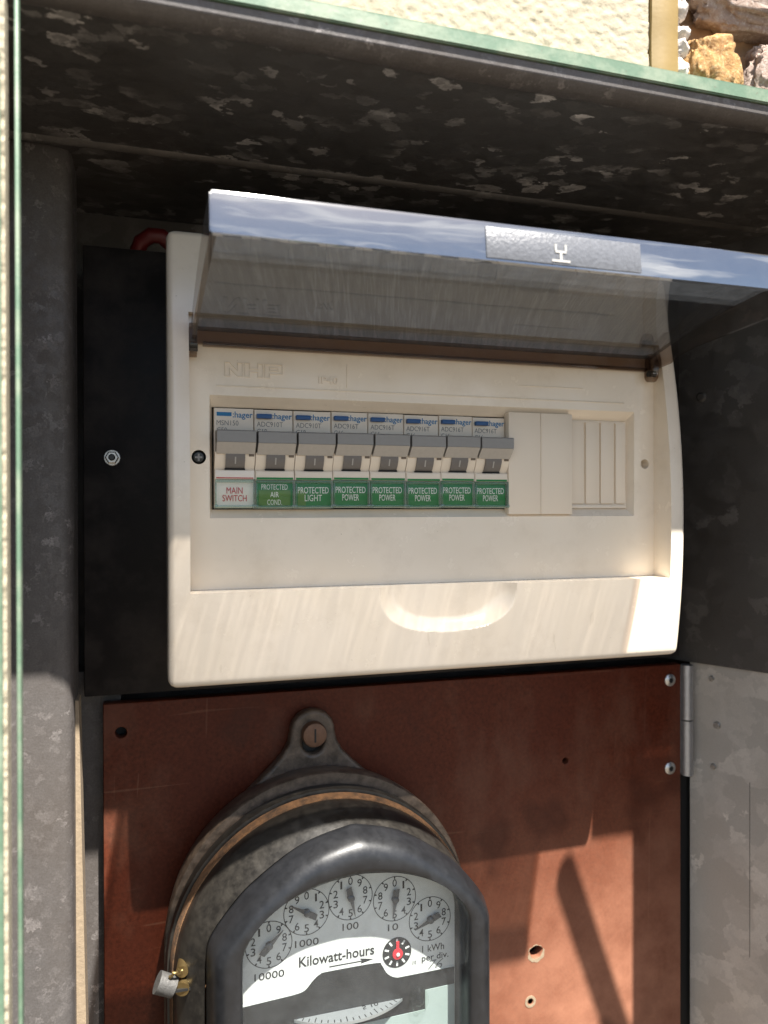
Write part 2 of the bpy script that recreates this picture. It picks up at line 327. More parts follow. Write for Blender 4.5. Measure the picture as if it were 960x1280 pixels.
def text(name, items, m, parent):      # items: list of text_geo argument tuples, one print = one mesh
    V, F = [], []
    for it in items:
        v, f = text_geo(*it); k = len(V); V += v; F += [tuple(i+k for i in q) for q in f]
    return mesh(name, V, F, m, parent, smooth=0)

# ------------------------------------------------------------------ setting: ground (out of frame, gives the bounce light)
g = mesh('ground', [(-6000, -8000, -1400), (6000, -8000, -1400), (6000, 400, -1400), (-6000, 400, -1400)], [(0, 1, 2, 3)], 'ground', smooth=0)
prop(g, kind='structure')

# ------------------------------------------------------------------ meter box of galvanised sheet
ROOF_Z, FRONT = 155.5, -91
mbx = thing('meter_box', 'galvanised steel meter box recessed in the wall with a green painted frame', 'meter box', (110, 90, -360))
box('top_panel', -84, 328, FRONT+6, 90, ROOF_Z, ROOF_Z+1.5, 'galv_top', mbx)
box('back_panel', -84, 328, 90, 92, -380, ROOF_Z+1.5, 'galv_dark', mbx)
profx('ceiling_seam', [(5, ROOF_Z), (6, ROOF_Z-1.4), (7.5, ROOF_Z-2.0), (9, ROOF_Z-1.4), (10, ROOF_Z)], -84, 299, 'galv_dark', mbx)
profx('top_lip', [(FRONT+7, ROOF_Z+2), (FRONT+7, ROOF_Z-.6), (FRONT+4, ROOF_Z-1.6), (FRONT-.5, ROOF_Z-1.2), (FRONT-3, ROOF_Z+.8), (FRONT-3.4, ROOF_Z+4.4), (FRONT+2, ROOF_Z+4.5)], -64, 300, 'galv_jamb', mbx, .2)
profx('frame_rail', [(FRONT-4.6, ROOF_Z+4.6), (FRONT-4.6, ROOF_Z+10.0), (FRONT-3, ROOF_Z+11.0), (FRONT+9, ROOF_Z+11.4), (FRONT+9, ROOF_Z+5.2)], -64, 340, 'green', mbx, .5)
box('side_panel', -86, -84, FRONT-4, 92, -380, ROOF_Z+1.5, 'galv_dark', mbx)
# left jamb: folded sheet facing the front with a crease and a return
V = []; NZ = 60
prof = [(-84, 14), (-66, 14), (-64.6, 14.6), (-63, 15), (-60, 15.6), (-57.6, 17), (-56.4, 20), (-56.2, 26), (-56.2, 44)]
zs = [-380+i*(ROOF_Z+380)/NZ for i in range(NZ+1)]
for z in zs:
    for x, y in prof: V.append((x, y+.35*noise.noise((x*.05, z*.02, 1)), z))
k = len(prof); F = [(i*k+j, i*k+j+1, (i+1)*k+j+1, (i+1)*k+j) for i in range(NZ) for j in range(k-1)]
mesh('jamb_panel', V, F, 'galv_jamb', mbx, smooth=60)
box('inner_flange', -84, -38, 61, 62, -380, -80, 'galv_jamb', mbx)
# left frame leg (green) and its backing
box('frame_leg', -61.7, -60.5, FRONT-4.6, FRONT-1, -380, ROOF_Z+1.4, 'green', mbx, .4)
# right-hand wall: lower galvanised sheet, upper dull sheet with a slanting cut edge
def sheet_x(name, pts, x0, x1, m, parent):
    V = [(x0, y, z) for y, z in pts]+[(x1, y, z) for y, z in pts]; n = len(pts)
    return mesh(name, V, [tuple(range(n)), tuple(range(n, 2*n))]+[(i, (i+1) % n, n+(i+1) % n, n+i) for i in range(n)], m, parent)
def splay(Y): return 294+.49*(54-Y)
def sheet_s(name, pts, off, m):          # (y, z) polygon on the splayed right-hand side
    n = len(pts); nx_, ny_ = -.898*off, -.44*off
    V = [(splay(y)+nx_, y+ny_, z) for y, z in pts]+[(splay(y)+nx_+1.0, y+ny_+.4, z) for y, z in pts]
    return mesh(name, V, [tuple(range(n)), tuple(range(n, 2*n))]+[(i, (i+1) % n, n+(i+1) % n, n+i) for i in range(n)], m, mbx)
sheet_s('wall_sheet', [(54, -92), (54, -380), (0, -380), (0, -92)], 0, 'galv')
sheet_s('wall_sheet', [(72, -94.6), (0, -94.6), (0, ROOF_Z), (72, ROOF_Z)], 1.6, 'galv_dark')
box('side_panel', 320.6, 322, FRONT-2, 2, -380, ROOF_Z+1.5, 'galv_dark', mbx)
box('shadow_lip', 292, 322, FRONT-4, FRONT-2.4, -380, ROOF_Z, 'galv_dark', mbx)  # unseen lip, added to shade the right edge of the meter board
box('shadow_plate', 264, 291.9, FRONT-4, FRONT-2.6, 112, ROOF_Z, 'galv_dark', mbx)  # unseen plate, added to square off the shadow above the sun patch
tube('shadow_bar', [(308, -100, 50), (306, -138, 59), (294, -140, 93), (260, -140, 188)], 6.4, 'zinc_part', mbx, 14)  # unseen bar, added to cast the slanting shadow on the meter board
box('side_panel', 328, 329.5, -2, 92, -380, ROOF_Z+1.5, 'galv_dark', mbx)
box('back_flange', 296, 310, 88, 89.5, -380, ROOF_Z, 'galv_dark', mbx)
for y, z, rr, o_, m_ in ((42, -103, 2.1, 0, 'steel'), (41, -156, 2.1, 0, 'steel'), (39, -130.6, 2.6, 0, 'steel'), (47, 67, 3.4, 1.6, 'galv_dark')):
    p = Vector((splay(y)-.898*o_, y-.44*o_, z)); n_ = Vector((-.898, -.44, 0))
    cyl('rivet', tuple(p-n_*.3), tuple(p+n_*1.2), rr, m_, mbx, rr*.6)
sheet_s('sheet_joint', [(22, -160), (21.85, -160), (21.85, -262), (22, -262)], .25, 'galv_dark')

# ------------------------------------------------------------------ walls around the box
def grid_patch(name, x0, x1, z0, z1, y, step, fn, m, parent=None, org=None, back=6):
    nx, nz = int((x1-x0)/step), int((z1-z0)/step); V, F = [], []
    for j in range(nz+1):
        for i in range(nx+1):
            x, z = x0+(x1-x0)*i/nx, z0+(z1-z0)*j/nz; V.append((x, y-fn(x, z), z))
    for j in range(nz):
        for i in range(nx): a = j*(nx+1)+i; F.append((a, a+1, a+nx+2, a+nx+1))
    b = len(V); V += [(x0, y+back, z0), (x1, y+back, z0), (x1, y+back, z1), (x0, y+back, z1)]
    F += [(b, b+1, b+2, b+3), tuple([b, b+1]+list(range(nx, -1, -1))), tuple([b+3, b+2]+[nz*(nx+1)+i for i in range(nx, -1, -1)]),
          tuple([b, b+3]+[j*(nx+1) for j in range(nz, -1, -1)]), tuple([b+1, b+2]+[j*(nx+1)+nx for j in range(nz, -1, -1)])]
    return mesh(name, V, F, m, parent, org, smooth=60)
def rough_fn(amp, sc, seed):
    def fn(x, z):
        a = noise.noise((x*sc, z*sc*1.25, seed)); b = noise.noise((x*sc*2.3, z*sc*2.6, seed+7)); c = noise.noise((x*sc*6, z*sc*6, seed+3))
        return amp*(.42*a+.40*b+.24*c)
    return fn
rw = thing('rendered_wall', 'cream roughcast rendered wall above the meter box frame', 'wall', (40, -92, 161))
st_fn = rough_fn(1.0, .3, 3.1)
def edge_fn(x, z):
    e = 162+1.6*noise.noise((z*.22, 4, 9))
    return st_fn(x, z) - max(0, x-e+2)*1.3
grid_patch('render_coat', -68, 163, 165.6, 400, -89.5, .85, edge_fn, 'stucco', rw)
grid_patch('sealant_strip', 160, 172.5, 165.2, 400, -91, 1.0, lambda x, z: 1.2-((x-165.6)/6)**2*1.5+.5*noise.noise((x*.1, z*.06, 2)), 'sealant', rw)
# left of the frame: another strip of wall and old paint
lw = thing('door_jamb_strip', 'cream wall edge with flaking teal paint left of the green frame', 'wall edge', (-80, -96, -360))
grid_patch('render_edge', -67, -64.1, -380, 150, -96, .7, rough_fn(1.2, .2, 5.2), 'stucco', lw)
grid_patch('painted_edge', -90, -65.2, -380, 132, -97.5, 1.5, rough_fn(.6, .15, 8.2), 'green', lw)

mw = thing('stone_wall', 'rough stone masonry with brown mortar beyond the ochre sealant', 'wall', (220, -85, 161))
grid_patch('mortar', 172, 300, 164, 262, -80, 1.2, rough_fn(3, .1, 11), 'mortar', mw)
grid_patch('mortar', 172, 520, 262, 400, -80, 4, rough_fn(3, .1, 12), 'mortar', mw)
grid_patch('mortar', 300, 520, 164, 262, -80, 4, rough_fn(3, .1, 13), 'mortar', mw)
grid_patch('mortar', 331, 520, -380, 164, -80, 4, rough_fn(3, .1, 14), 'mortar', mw)
def stone(name, cx, cy, cz, rx, ry, rz, m, seed, parent, amp=.2, sub=5):
    bm = bmesh.new(); bmesh.ops.create_icosphere(bm, subdivisions=sub, radius=1)
    for v in bm.verts:
        p = v.co.copy(); q = Vector([math.copysign(abs(c)**.62, c) for c in p]); 
        d = 1+amp*(noise.noise(p*1.6+Vector((seed, 0, 0)))+.55*noise.noise(p*4+Vector((0, seed, 0)))+.42*abs(noise.noise(p*10+Vector((0, 0, seed))))+.30*noise.noise(p*22))
        v.co = Vector((cx+q.x*rx*d*.93, cy+q.y*ry*d*.93, cz+q.z*rz*d*.93))
    return frombm(name, bm, m, parent, None, 70)
def rock(name, a, b, c2):
    m, nt, N, L, P = mat(name); v = coord(nt)
    n = ramp(nt, tex_noise(nt, v, .22, 6, .7), [(.35, 0), (.65, 1)]); c = mix(nt, n, a, b)
    L.new(mix(nt, ramp(nt, tex_noise(nt, v, .6, 5, .7), [(.5, 0), (.66, .8)]), c, c2), P.inputs['Base Color'])
    P.inputs['Roughness'].default_value = .95; L.new(bump(nt, tex_noise(nt, v, .9, 6, .7), .9, .001), P.inputs['Normal']); return m
M['ochre_rock'] = rock('ochre_sandstone', (.26, .13, .045), (.46, .27, .10), (.62, .45, .24))
M['pink_rock'] = rock('pinkish_stone', (.27, .19, .15), (.40, .31, .26), (.50, .43, .38))
stone('stone', 191.5, -82, 174.5, 13, 11, 14, 'ochre_rock', 2.3, mw)
stone('stone', 213, -82, 212, 34, 11, 18.5, 'pink_rock', 5.1, mw)
stone('stone', 232, -82, 177, 24, 10, 14, 'pink_rock', 9.4, mw)
stone('stone', 186, -81, 242, 12, 10, 20, 'ochre_rock', 3.7, mw, sub=4)
rs_ = random.Random(11)
for cx_, cz_, rx_, rz_ in ((285, 178, 27, 14), (275, 214, 24, 18), (330, 205, 28, 22), (345, 172, 28, 11), (215, 262, 32, 24), (280, 256, 28, 20), (345, 258, 32, 26), (225, 322, 40, 30), (310, 320, 40, 32), (390, 300, 36, 40), (400, 210, 36, 40), (372, 110, 34, 40), (440, 90, 30, 36), (375, 30, 36, 34), (445, 10, 30, 38), (372, -60, 34, 48), (442, -80, 32, 44), (376, -170, 38, 52), (445, -190, 28, 60)):
    stone('stone', cx_, -82, cz_, rx_, 11, rz_, rs_.choice(('pink_rock', 'ochre_rock', 'pink_rock')), rs_.uniform(0, 20), mw, .2, 4)
pts, rad = [], []
for i in range(300):
    t = i/299; z = 166+t*232
    pts.append((174.8+1.5*math.sin(z*.42)+1.1*noise.noise((z*.3, 1, 1)), -87+.9*noise.noise((z*.25, 5, 1)), z)); rad.append(2.5+1.5*math.sin(z*.85+1.3*math.sin(z*.31))+.9*noise.noise((z*.5, 8, 2)))
fo = tube('foam_bead', pts, rad, 'foam', None, 28, (175, -92, 160))
bm = bmesh.new(); bm.from_mesh(fo.data)
for v in bm.verts: v.co += v.normal*S*1.0*(noise.noise(v.co*480)+.6*noise.noise(v.co*1100))
bm.to_mesh(fo.data); bm.free()
prop(fo, 'lumpy white foam bead squeezed between ochre sealant and orange stone', 'foam')
bt = thing('timber_batten', 'thin pale timber batten standing upright by the left jamb', 'batten', (-56, 30, -380))
V = [(-56.3, 27, -86), (-54.8, 27, -86), (-54.8, 40, -86), (-56.3, 40, -86), (-56.0, 27, -380), (-49.5, 27, -380), (-49.5, 40, -380), (-56.0, 40, -380)]
mesh('strip', V, [(0, 1, 2, 3), (4, 5, 6, 7), (0, 1, 5, 4), (1, 2, 6, 5), (2, 3, 7, 6), (3, 0, 4, 7)], 'timber', bt)

# ------------------------------------------------------------------ panels inside the box
bp = thing('mounting_panel', 'black bakelite mounting panel behind the white switchboard', 'panel', (90, 55, -90))
box('board', -54.2, 283, 50, 57, -90, 126, 'bakelite', bp, .6)
bm = bmesh.new(); lathe_y(bm, -41.2, 24.6, [(3.9, 50), (3.9, 49.2), (3.6, 48.9), (2, 48.9)], 24); frombm('washer', bm, 'steel', bp)
bm = bmesh.new(); lathe_y(bm, -41.2, 24.6, [(3.2, 49), (3.2, 46.6), (2.6, 46.2), (1.7, 46.2)], 6); nut = frombm('nut', bm, 'steel', bp, None, 20)
bm = bmesh.new(); lathe_y(bm, -41.2, 24.6, [(1.6, 47), (1.6, 45.4), (1.2, 45)], 16); frombm('stud', bm, 'rubber', nut)

mp = thing('meter_board', 'red brown phenolic meter panel with drilled holes below the switchboard', 'panel', (120, 54, -340))
hl = [circ(-37.7, -108.4, 3.2), circ(205.2, -146, 2.4), [(186+4.3*math.cos(t*.3)*(1+.12*math.sin(t*.9)), -253.3+3.8*math.sin(t*.3)) for t in range(21)], circ(182.4, -281, 1.9)]
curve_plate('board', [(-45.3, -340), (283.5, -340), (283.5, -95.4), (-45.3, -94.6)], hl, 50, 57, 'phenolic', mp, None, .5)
box('shade_sheet', -44, 298, 58.6, 60, -338, -97, 'dark', mp)  # dark sheet, paints the shade behind the holes and hinge gap
curve_plate('hole_collar', [(186+5.2*math.cos(t*.3)*(1+.1*math.sin(t*1.7)), -254.2+5.0*math.sin(t*.3)*(1+.08*math.cos(t*2.3))) for t in range(21)], [hl[2]], 49.85, 50.02, 'timber', mp)
bm = bmesh.new(); lathe_y(bm, 182.4, -281, [(3.4, 50.2), (3.4, 49.75), (2.0, 49.75), (1.95, 50.2)], 24); frombm('hole_collar', bm, 'timber', mp)
for z in (-104, -157.3):
    bm = bmesh.new(); lathe_y(bm, 276.1, z, [(3.7, 50.1), (3.7, 49.3), (3.3, 48.9), (1.6, 48.4), (1.4, 49.2)], 28); w = frombm('rivet', bm, 'steel', mp)
    cyl('rivet_core', (276.1, 49.5, z), (276.1, 48.7, z), 1.2, 'dark', w)
hg = thing('panel_hinge', 'grey zinc hinge joining the meter panel to the right box side', 'hinge', (290, 50, -160))
for z0, z1 in ((-128.6, -95.6), (-162.5, -129.4)): cyl('knuckle', (288.6, 50, z0), (288.6, 50, z1), 3.7, 'zinc_part', hg)
box('leaf', 284.2, 288, 51.5, 52.8, -162, -96, 'zinc_part', hg)

rwire = tube('red_cable', [(-31, 58, 117), (-30, 55, 125), (-27.5, 52, 130.5), (-23, 50, 133.5), (-18, 50, 133.5), (-13, 52, 130), (-9, 56, 121)], 3.8, 'red_wire', None, 16, (-20, 52, 120))
prop(rwire, 'loop of red insulated cable above the top left corner of the switchboard', 'cable')

# ------------------------------------------------------------------ distribution board
db = thing('distribution_board', 'cream plastic switchboard enclosure with an open smoked lid', 'switchboard', (110, 40, -76))
X0, X1, Z0, Z1 = -17, 237, -76, 121
RX0, RX1, RZ0, RZ1 = -8, 228, -35.5, 84
def arch(z): return 14.1-.00121*(z+5.6)**2 if z < 84 else 14.1-.00121*89.6**2-(z-84)*.17
def erode(x, z, r=3.2):
    d = min(x-X0, X1-x, z-Z0, Z1-z)
    return 0 if d >= r else r-math.sqrt(max(0, r*r-(r-d)**2))
def scoop(x, z):
    cx, hw, dep = 108.5, 34.0, 21.5       # finger recess in the lower lip
    t = (RZ0-z)/dep; u = abs(x-cx)/hw
    if t < 0 or t > 1 or u >= 1: return 0
    w = 1-(u**2.6+t**2.6)**(1/2.6)
    if w <= 0: return 0
    d = w*24
    q = min(d/7, 1); return 6.5*math.sin(q*math.pi/2)
def linr(a, b, st): n = max(1, round((b-a)/st)); return [a+(b-a)*i/n for i in range(n)]
xs = [X0+v for v in (0, .15, .5, 1, 1.7, 2.5, 3.3, 5)]+[RX0, RX0+.35]+linr(0, 70, 10)+linr(70, 148, .5)+linr(148, 226, 10)+[RX1-.35, RX1]+[X1-v for v in (5, 3.3, 2.5, 1.7, 1, .5, .15, 0)]
zz = [Z0+v for v in (0, .15, .5, 1, 1.7, 2.5, 3.3)]+linr(-71.5, -60, 3)+linr(-60, RZ0-.5, .45)+[RZ0-.4, RZ0]+linr(-28, RZ1, 7)+[RZ1, RZ1+.4]+linr(88, 116, 6)+[Z1-v for v in (3.3, 2.5, 1.7, 1, .5, .15, 0)]
def inside(x, z): return RX0 <= x <= RX1 and RZ0 <= z <= RZ1
def pos(x, z):
    y = -arch(z)+erode(x, z)+scoop(x, z)
    rc = 4.5                                   # rounded outer corners
    for cx, sx in ((X0+rc, -1), (X1-rc, 1)):
        for cz, sz in ((Z0+rc, -1), (Z1-rc, 1)):
            a, b = (x-cx)*sx/rc, (z-cz)*sz/rc
            if a > 0 and b > 0: x, z = cx+sx*rc*a*math.sqrt(1-b*b/2), cz+sz*rc*b*math.sqrt(1-a*a/2)
    return (x, y, z)
bm = bmesh.new(); gv = {}
for i, x in enumerate(xs):
    for j, z in enumerate(zz):
        if RX0 < x < RX1 and RZ0 < z < RZ1: continue
        gv[i, j] = bm.verts.new(pos(x, z))
for i in range(len(xs)-1):
    for j in range(len(zz)-1):
        mx, mz = (xs[i]+xs[i+1])/2, (zz[j]+zz[j+1])/2
        if inside(mx, mz): continue
        bm.faces.new((gv[i, j], gv[i+1, j], gv[i+1, j+1], gv[i, j+1]))
be = [e for e in bm.edges if e.is_boundary]
outer = [e for e in be if not all(RX0-.1 <= v.co.x <= RX1+.1 and RZ0-.1 <= v.co.z <= RZ1+.1 for v in e.verts)]
inner = [e for e in be if e not in set(outer)]
for es, yb in ((outer, 9), (inner, .4)):
    r = bmesh.ops.extrude_edge_only(bm, edges=es)
    for v in r['geom']:
        if isinstance(v, bmesh.types.BMVert): v.co.y = yb
frombm('front_cover', bm, 'cream', db, None, 38)
box('back_housing', -13, 233, 9.2, 49.5, -72, 117, 'cream', db, 1.5)
# recess plate with the window, chamfered window surround
WX0, WX1, WZ0, WZ1 = 1, 216, -4.2, 49.6
rp = curve_plate('recess_plate', [(RX0+.05, RZ0+.05), (RX1-.05, RZ0+.05), (RX1-.05, RZ1-.05), (RX0+.05, RZ1-.05)],
    [[(WX0, WZ0), (WX0, WZ1), (WX1, WZ1), (WX1, WZ0)], circ(-3.6, 22.4, 3.1), circ(222.5, 22.8, 2.5)], 0, 1.6, 'cream', db)
o_ = [(WX0, WZ0), (WX1, WZ0), (WX1, WZ1), (WX0, WZ1)]; i_ = [(2.4, -.4), (216-2.2, -.4), (216-2.2, 45.0), (2.4, 45.0)]
V = [(x, .1, z) for x, z in o_]+[(x, 4.6, z) for x, z in i_]+[(x, 7, z) for x, z in i_]
F = [(a+k*4, (a+1) % 4+k*4, (a+1) % 4+(k+1)*4, a+(k+1)*4) for k in range(2) for a in range(4)]
mesh('window_surround', V, F, 'cream', db, smooth=20)
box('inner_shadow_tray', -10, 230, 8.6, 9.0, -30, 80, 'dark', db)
# raised moulding lines round the window head
for a in ((4, 210, 53.6, 54.2), (62.4, 62.9, 55.5, 66), (150, 186, 60.2, 60.6)):
    box('moulding_line', a[0], a[1], -.28, .02, a[2], a[3], 'cream', db, .1)
def lathe_hole(cx, cz, r, m, nm):
    bm = bmesh.new(); n = 24
    a = [bm.verts.new((cx+r*math.cos(2*math.pi*i/n), .2, cz+r*math.sin(2*math.pi*i/n))) for i in range(n)]
    b = [bm.verts.new((cx+r*.92*math.cos(2*math.pi*i/n), 5.5, cz+r*.92*math.sin(2*math.pi*i/n))) for i in range(n)]
    for i in range(n): bm.faces.new((a[i], a[(i+1) % n], b[(i+1) % n], b[i]))
    bm.faces.new(b); return frombm(nm, bm, m, db)
lathe_hole(222.5, 22.8, 2.5, 'cream', 'screw_hole'); sh = lathe_hole(-3.6, 22.4, 3.1, 'dark', 'screw_hole')
bm = bmesh.new(); lathe_y(bm, -3.6, 22.4, [(2.7, 4), (2.7, 1.9), (2.2, 1.3), (.8, 1.1)], 24); sc_ = frombm('screw', bm, 'rubber', db)
bm = bmesh.new(); bbox(bm, -5.2, -2.0, .9, 1.3, 22.0, 22.8); bbox(bm, -4.0, -3.2, .88, 1.28, 20.8, 24.0); frombm('cross_slot', bm, 'grey', sc_)
# embossed lettering (outlined capitals and the protection mark)
def outline_text(s, x0, x1, z0, z1, th=.5):
    st = {'N': [[(0, 0), (0, 1), (.28, 1), (.72, .42), (.72, 1), (1, 1), (1, 0), (.72, 0), (.28, .58), (.28, 0)]],
          'H': [[(0, 0), (0, 1), (.26, 1), (.26, .62), (.74, .62), (.74, 1), (1, 1), (1, 0), (.74, 0), (.74, .38), (.26, .38), (.26, 0)]],
          'P': [[(0, 0), (0, 1), (1, 1), (1, .3), (.26, .3), (.26, 0)], [(.26, .76), (.76, .76), (.76, .54), (.26, .54)]]}
    w = (x1-x0)/(len(s)+.14*(len(s)-1)); bm = bmesh.new()
    for i, ch in enumerate(s):
        ox = x0+i*w*1.14
        for poly in st[ch]:
            for k in range(len(poly)):
                a, b = poly[k], poly[(k+1) % len(poly)]
                pa, pb = Vector((ox+a[0]*w, z0+a[1]*(z1-z0))), Vector((ox+b[0]*w, z0+b[1]*(z1-z0))); d = (pb-pa).normalized(); n = Vector((-d.y, d.x)); q = n*th/2
                c0, c1 = pa-d*th/2, pb+d*th/2; hgt = -.5-.012*(k % 3)
                vs = [bm.verts.new((p.x, y, p.y)) for y, sh in ((.05, 1), (hgt, .55)) for p in (c0-q*sh, c1-q*sh, c1+q*sh, c0+q*sh)]
                for f in ((0, 1, 2, 3), (4, 5, 6, 7), (0, 1, 5, 4), (1, 2, 6, 5), (2, 3, 7, 6), (3, 0, 4, 7)): bm.faces.new([vs[k_] for k_ in f])
    return bm
frombm('embossed_lettering', outline_text('NHP', 7.6, 33.0, 58.3, 64.2), 'cream', db)
text('embossed_mark', [('IP40', 49.6, 58.6, 56.7, 60.0, -.1, .012, .5)], 'cream', db)
# blanking pieces right of the breakers
for k in range(2):
    box('blanking_piece', 143.9+k*17.65, 161.4+k*17.65, -1.3, 4, -3.1, 47.0, 'cream_blank', db, .3)
sb = box('blanking_strip', 180.0, 213.9, 4.4, 6.4, -.3, 44.9, 'cream_blank', db)
for k in range(4): box('rib', (180.4, 189.6, 198.4, 207.2)[k], (188.7, 197.5, 206.3, 213.2)[k], 3.2, 5, 2.2, 44.0, 'cream_blank', sb, .35)
box('rib', 180.2, 213.5, 3.0, 5, -.2, 1.5, 'cream_blank', sb, .3)
# lid: modelled closed, swung open about the hinge
PY, PZ, TH = -2.0, 74.0, R(95.2)
def swing(bm):
    for v in bm.verts:
        y, z = v.co.y-PY, v.co.z-PZ
        v.co.y = PY+y*math.cos(TH)+z*math.sin(TH); v.co.z = PZ-y*math.sin(TH)+z*math.cos(TH)
LX0, LX1, LZ0, LZ1 = -7, 226.5, -34.6, 75.5
def lid_prof(z0, z1, n): return [z0+(z1-z0)*i/n for i in range(n+1)]
def parch(z): return arch(z)+.2
def prism_yz(bm, P, x0, x1):
    a = [bm.verts.new((x0, y, z)) for y, z in P]; b = [bm.verts.new((x1, y, z)) for y, z in P]; n = len(P)
    bm.faces.new(a); bm.faces.new(b)
    for i in range(n): bm.faces.new((a[i], a[(i+1) % n], b[(i+1) % n], b[i]))
ld = thing('tmp', '', '', (0, 0, 0)); col.objects.unlink(ld); bpy.data.objects.remove(ld)
zl = lid_prof(LZ0+2.2, LZ1-2.0, 20)
bm = bmesh.new(); prism_yz(bm, [(-parch(z), z) for z in zl]+[(-parch(z)+2.0, z) for z in reversed(zl)], LX0+2.05, LX1-2.05); swing(bm)
lid = frombm('lid', bm, 'smoke', db)
lid['label'] = 'smoked transparent lid swung up on its hinge'
bm = bmesh.new(); prism_yz(bm, [(-parch(LZ0)+1.6, LZ0), (-parch(LZ0+1.4)+.3, LZ0+.5), (-parch(LZ0+2.2), LZ0+2.15), (-parch(LZ0)+2.4, LZ0+2.15), (.2, LZ0+2.15), (.2, LZ0)], LX0, LX1)
bmesh.ops.bevel(bm, geom=[e for e in bm.edges if abs(e.verts[0].co.x-e.verts[1].co.x) < .1], offset=.6, segments=2, affect='EDGES'); swing(bm); rim = frombm('front_rim', bm, 'smoke_rim', lid)
bm = bmesh.new(); prism_yz(bm, [(-parch(LZ1-2), LZ1-1.95), (.8, LZ1-1.95), (.8, LZ1), (-parch(LZ1)+.6, LZ1)], LX0+2.05, LX1-2.05); swing(bm); frombm('hinge_rim', bm, 'smoke_wall', lid)
for xa, xb in ((LX0, LX0+2), (LX1-2, LX1)):
    bm = bmesh.new(); zq = lid_prof(LZ0+2.2, LZ1, 20)
    prism_yz(bm, [(-parch(z)+.1, z) for z in zq]+[(.8, LZ1), (.8, 60), (-1.0, 56), (-2.0, 40), (.2, LZ0+2.2)], xa, xb); swing(bm); frombm('side_rim', bm, 'smoke_wall', lid)
# hinge lugs that drop into the cover
for xa, xb in ((LX0-.7, LX0+2.4), (LX1-4.6, LX1-1.4)):
    bm = bmesh.new(); P = [(-6.2, 79), (-1.2, 79)]+[(-1.2+3.9*math.cos(t)-3.0, 68.6+3.9*math.sin(t)) for t in [R(10-20*i) for i in range(10)]]+[(-8.1, 74)]
    prism_yz(bm, P, xa, xb); frombm('hinge_lug', bm, 'smoke_wall', lid)
    cyl('hinge_pin', (xa-.4, -4.2, 69), (xb+.4, -4.2, 69), 1.6, 'dark', lid)
box('hinge_bar', LX0+5, LX1-5, -3.2, -.6, 70.2, 72.2, 'smoke_wall', lid, .3)
bm = bmesh.new(); bbox(bm, 82, 141.4, -11.2, -.6, LZ0-.35, LZ0+.02, .15); swing(bm); gp = frombm('grip_pad', bm, 'grip', rim)
bm = bmesh.new()
for a in ((106, 113, -2.2, -1.4), (109, 110, -4.6, -2.2), (107.4, 111.6, -5.4, -4.6), (107.2, 108.0, -7.6, -5.4), (111, 111.8, -7.6, -5.4)): bbox(bm, a[0], a[1], a[2], a[3], LZ0-.6, LZ0-.37)
swing(bm); frombm('arrow_mark', bm, 'grey_mark', gp)

# ------------------------------------------------------------------ circuit breakers
PITCH, BX, W = 17.62, 3.1, 17.3
def make_breaker(main):
    o = thing('main_switch' if main else 'circuit_breaker', 'x', 'breaker' if not main else 'main switch', (BX, 40, 0)); x = BX
    body = profx('body', [(8.4, 44.4), (3, 44.4), (2.6, 25.2), (-2.6, 24.8), (-2.2, 22.6), (-1.1, 20.2), (.2, 18.2), (.8, 17.2), (-.4, 16.9), (-.6, 13.0), (1.6, 12.8), (1.6, .2), (8.4, .2)], x, x+W, 'beige', o, 0)
    box('face_plate', x+.15, x+W-.15, 2.35, 3.2, 33.9, 44.3, 'label_grey', o, .12)
    profx('bar', [(2.6, 34.2), (-7.4, 33.9), (-8.0, 33.4), (-8.0, 28.7), (2.6, 28.6)], x+.5, x+W-.2, 'grey', o, 0)
    profx('bar_underside', [(2.5, 28.55), (-7.85, 28.6), (-3.4, 23.9), (2.5, 23.9)], x+.5, x+W-.2, 'grey_pale', o, 0)
    rk = profx('rocker', [(1.5, 24.2), (-3.3, 24.0), (-3.3, 22.4), (-2.3, 20.2), (-1.0, 18.4), (.2, 17.4), (1.6, 17.3)], x+4.6, x+12.9, 'rocker', o, 0)
    profx('on_mark', [(-3.42, 22.6), (-2.62, 20.5), (-2.3, 19.6), (-2.1, 19.9), (-2.2, 20.6), (-3.1, 22.6)], x+8.4, x+9.0, 'grey_mark', rk, 0)
    profx('rocker_gap', [(1.2, 17.62), (-.35, 17.7), (-.75, 17.1), (1.2, 17.05)], x+4.3, x+13.1, 'dark', o, 0)
    if not main or True: box('indicator', x+14.6, x+16.9, -2.75, -2.2, 22.9, 24.6, 'brown_indicator', o, .1)
    if main: box('ink_stripe', x+1.1, x+7.6, 2.2, 2.36, 40.9, 42.6, 'blue_ink', o)
    else: box('test_button', x+.9, x+7.6, .1, 2.4, 40.3, 42.3, 'blue', o, .25)
    box('white_ledge', x+.2, x+W-.2, -.75, .4, 13.1, 16.7, 'white_card' if main else 'beige', o, .2)
    return o
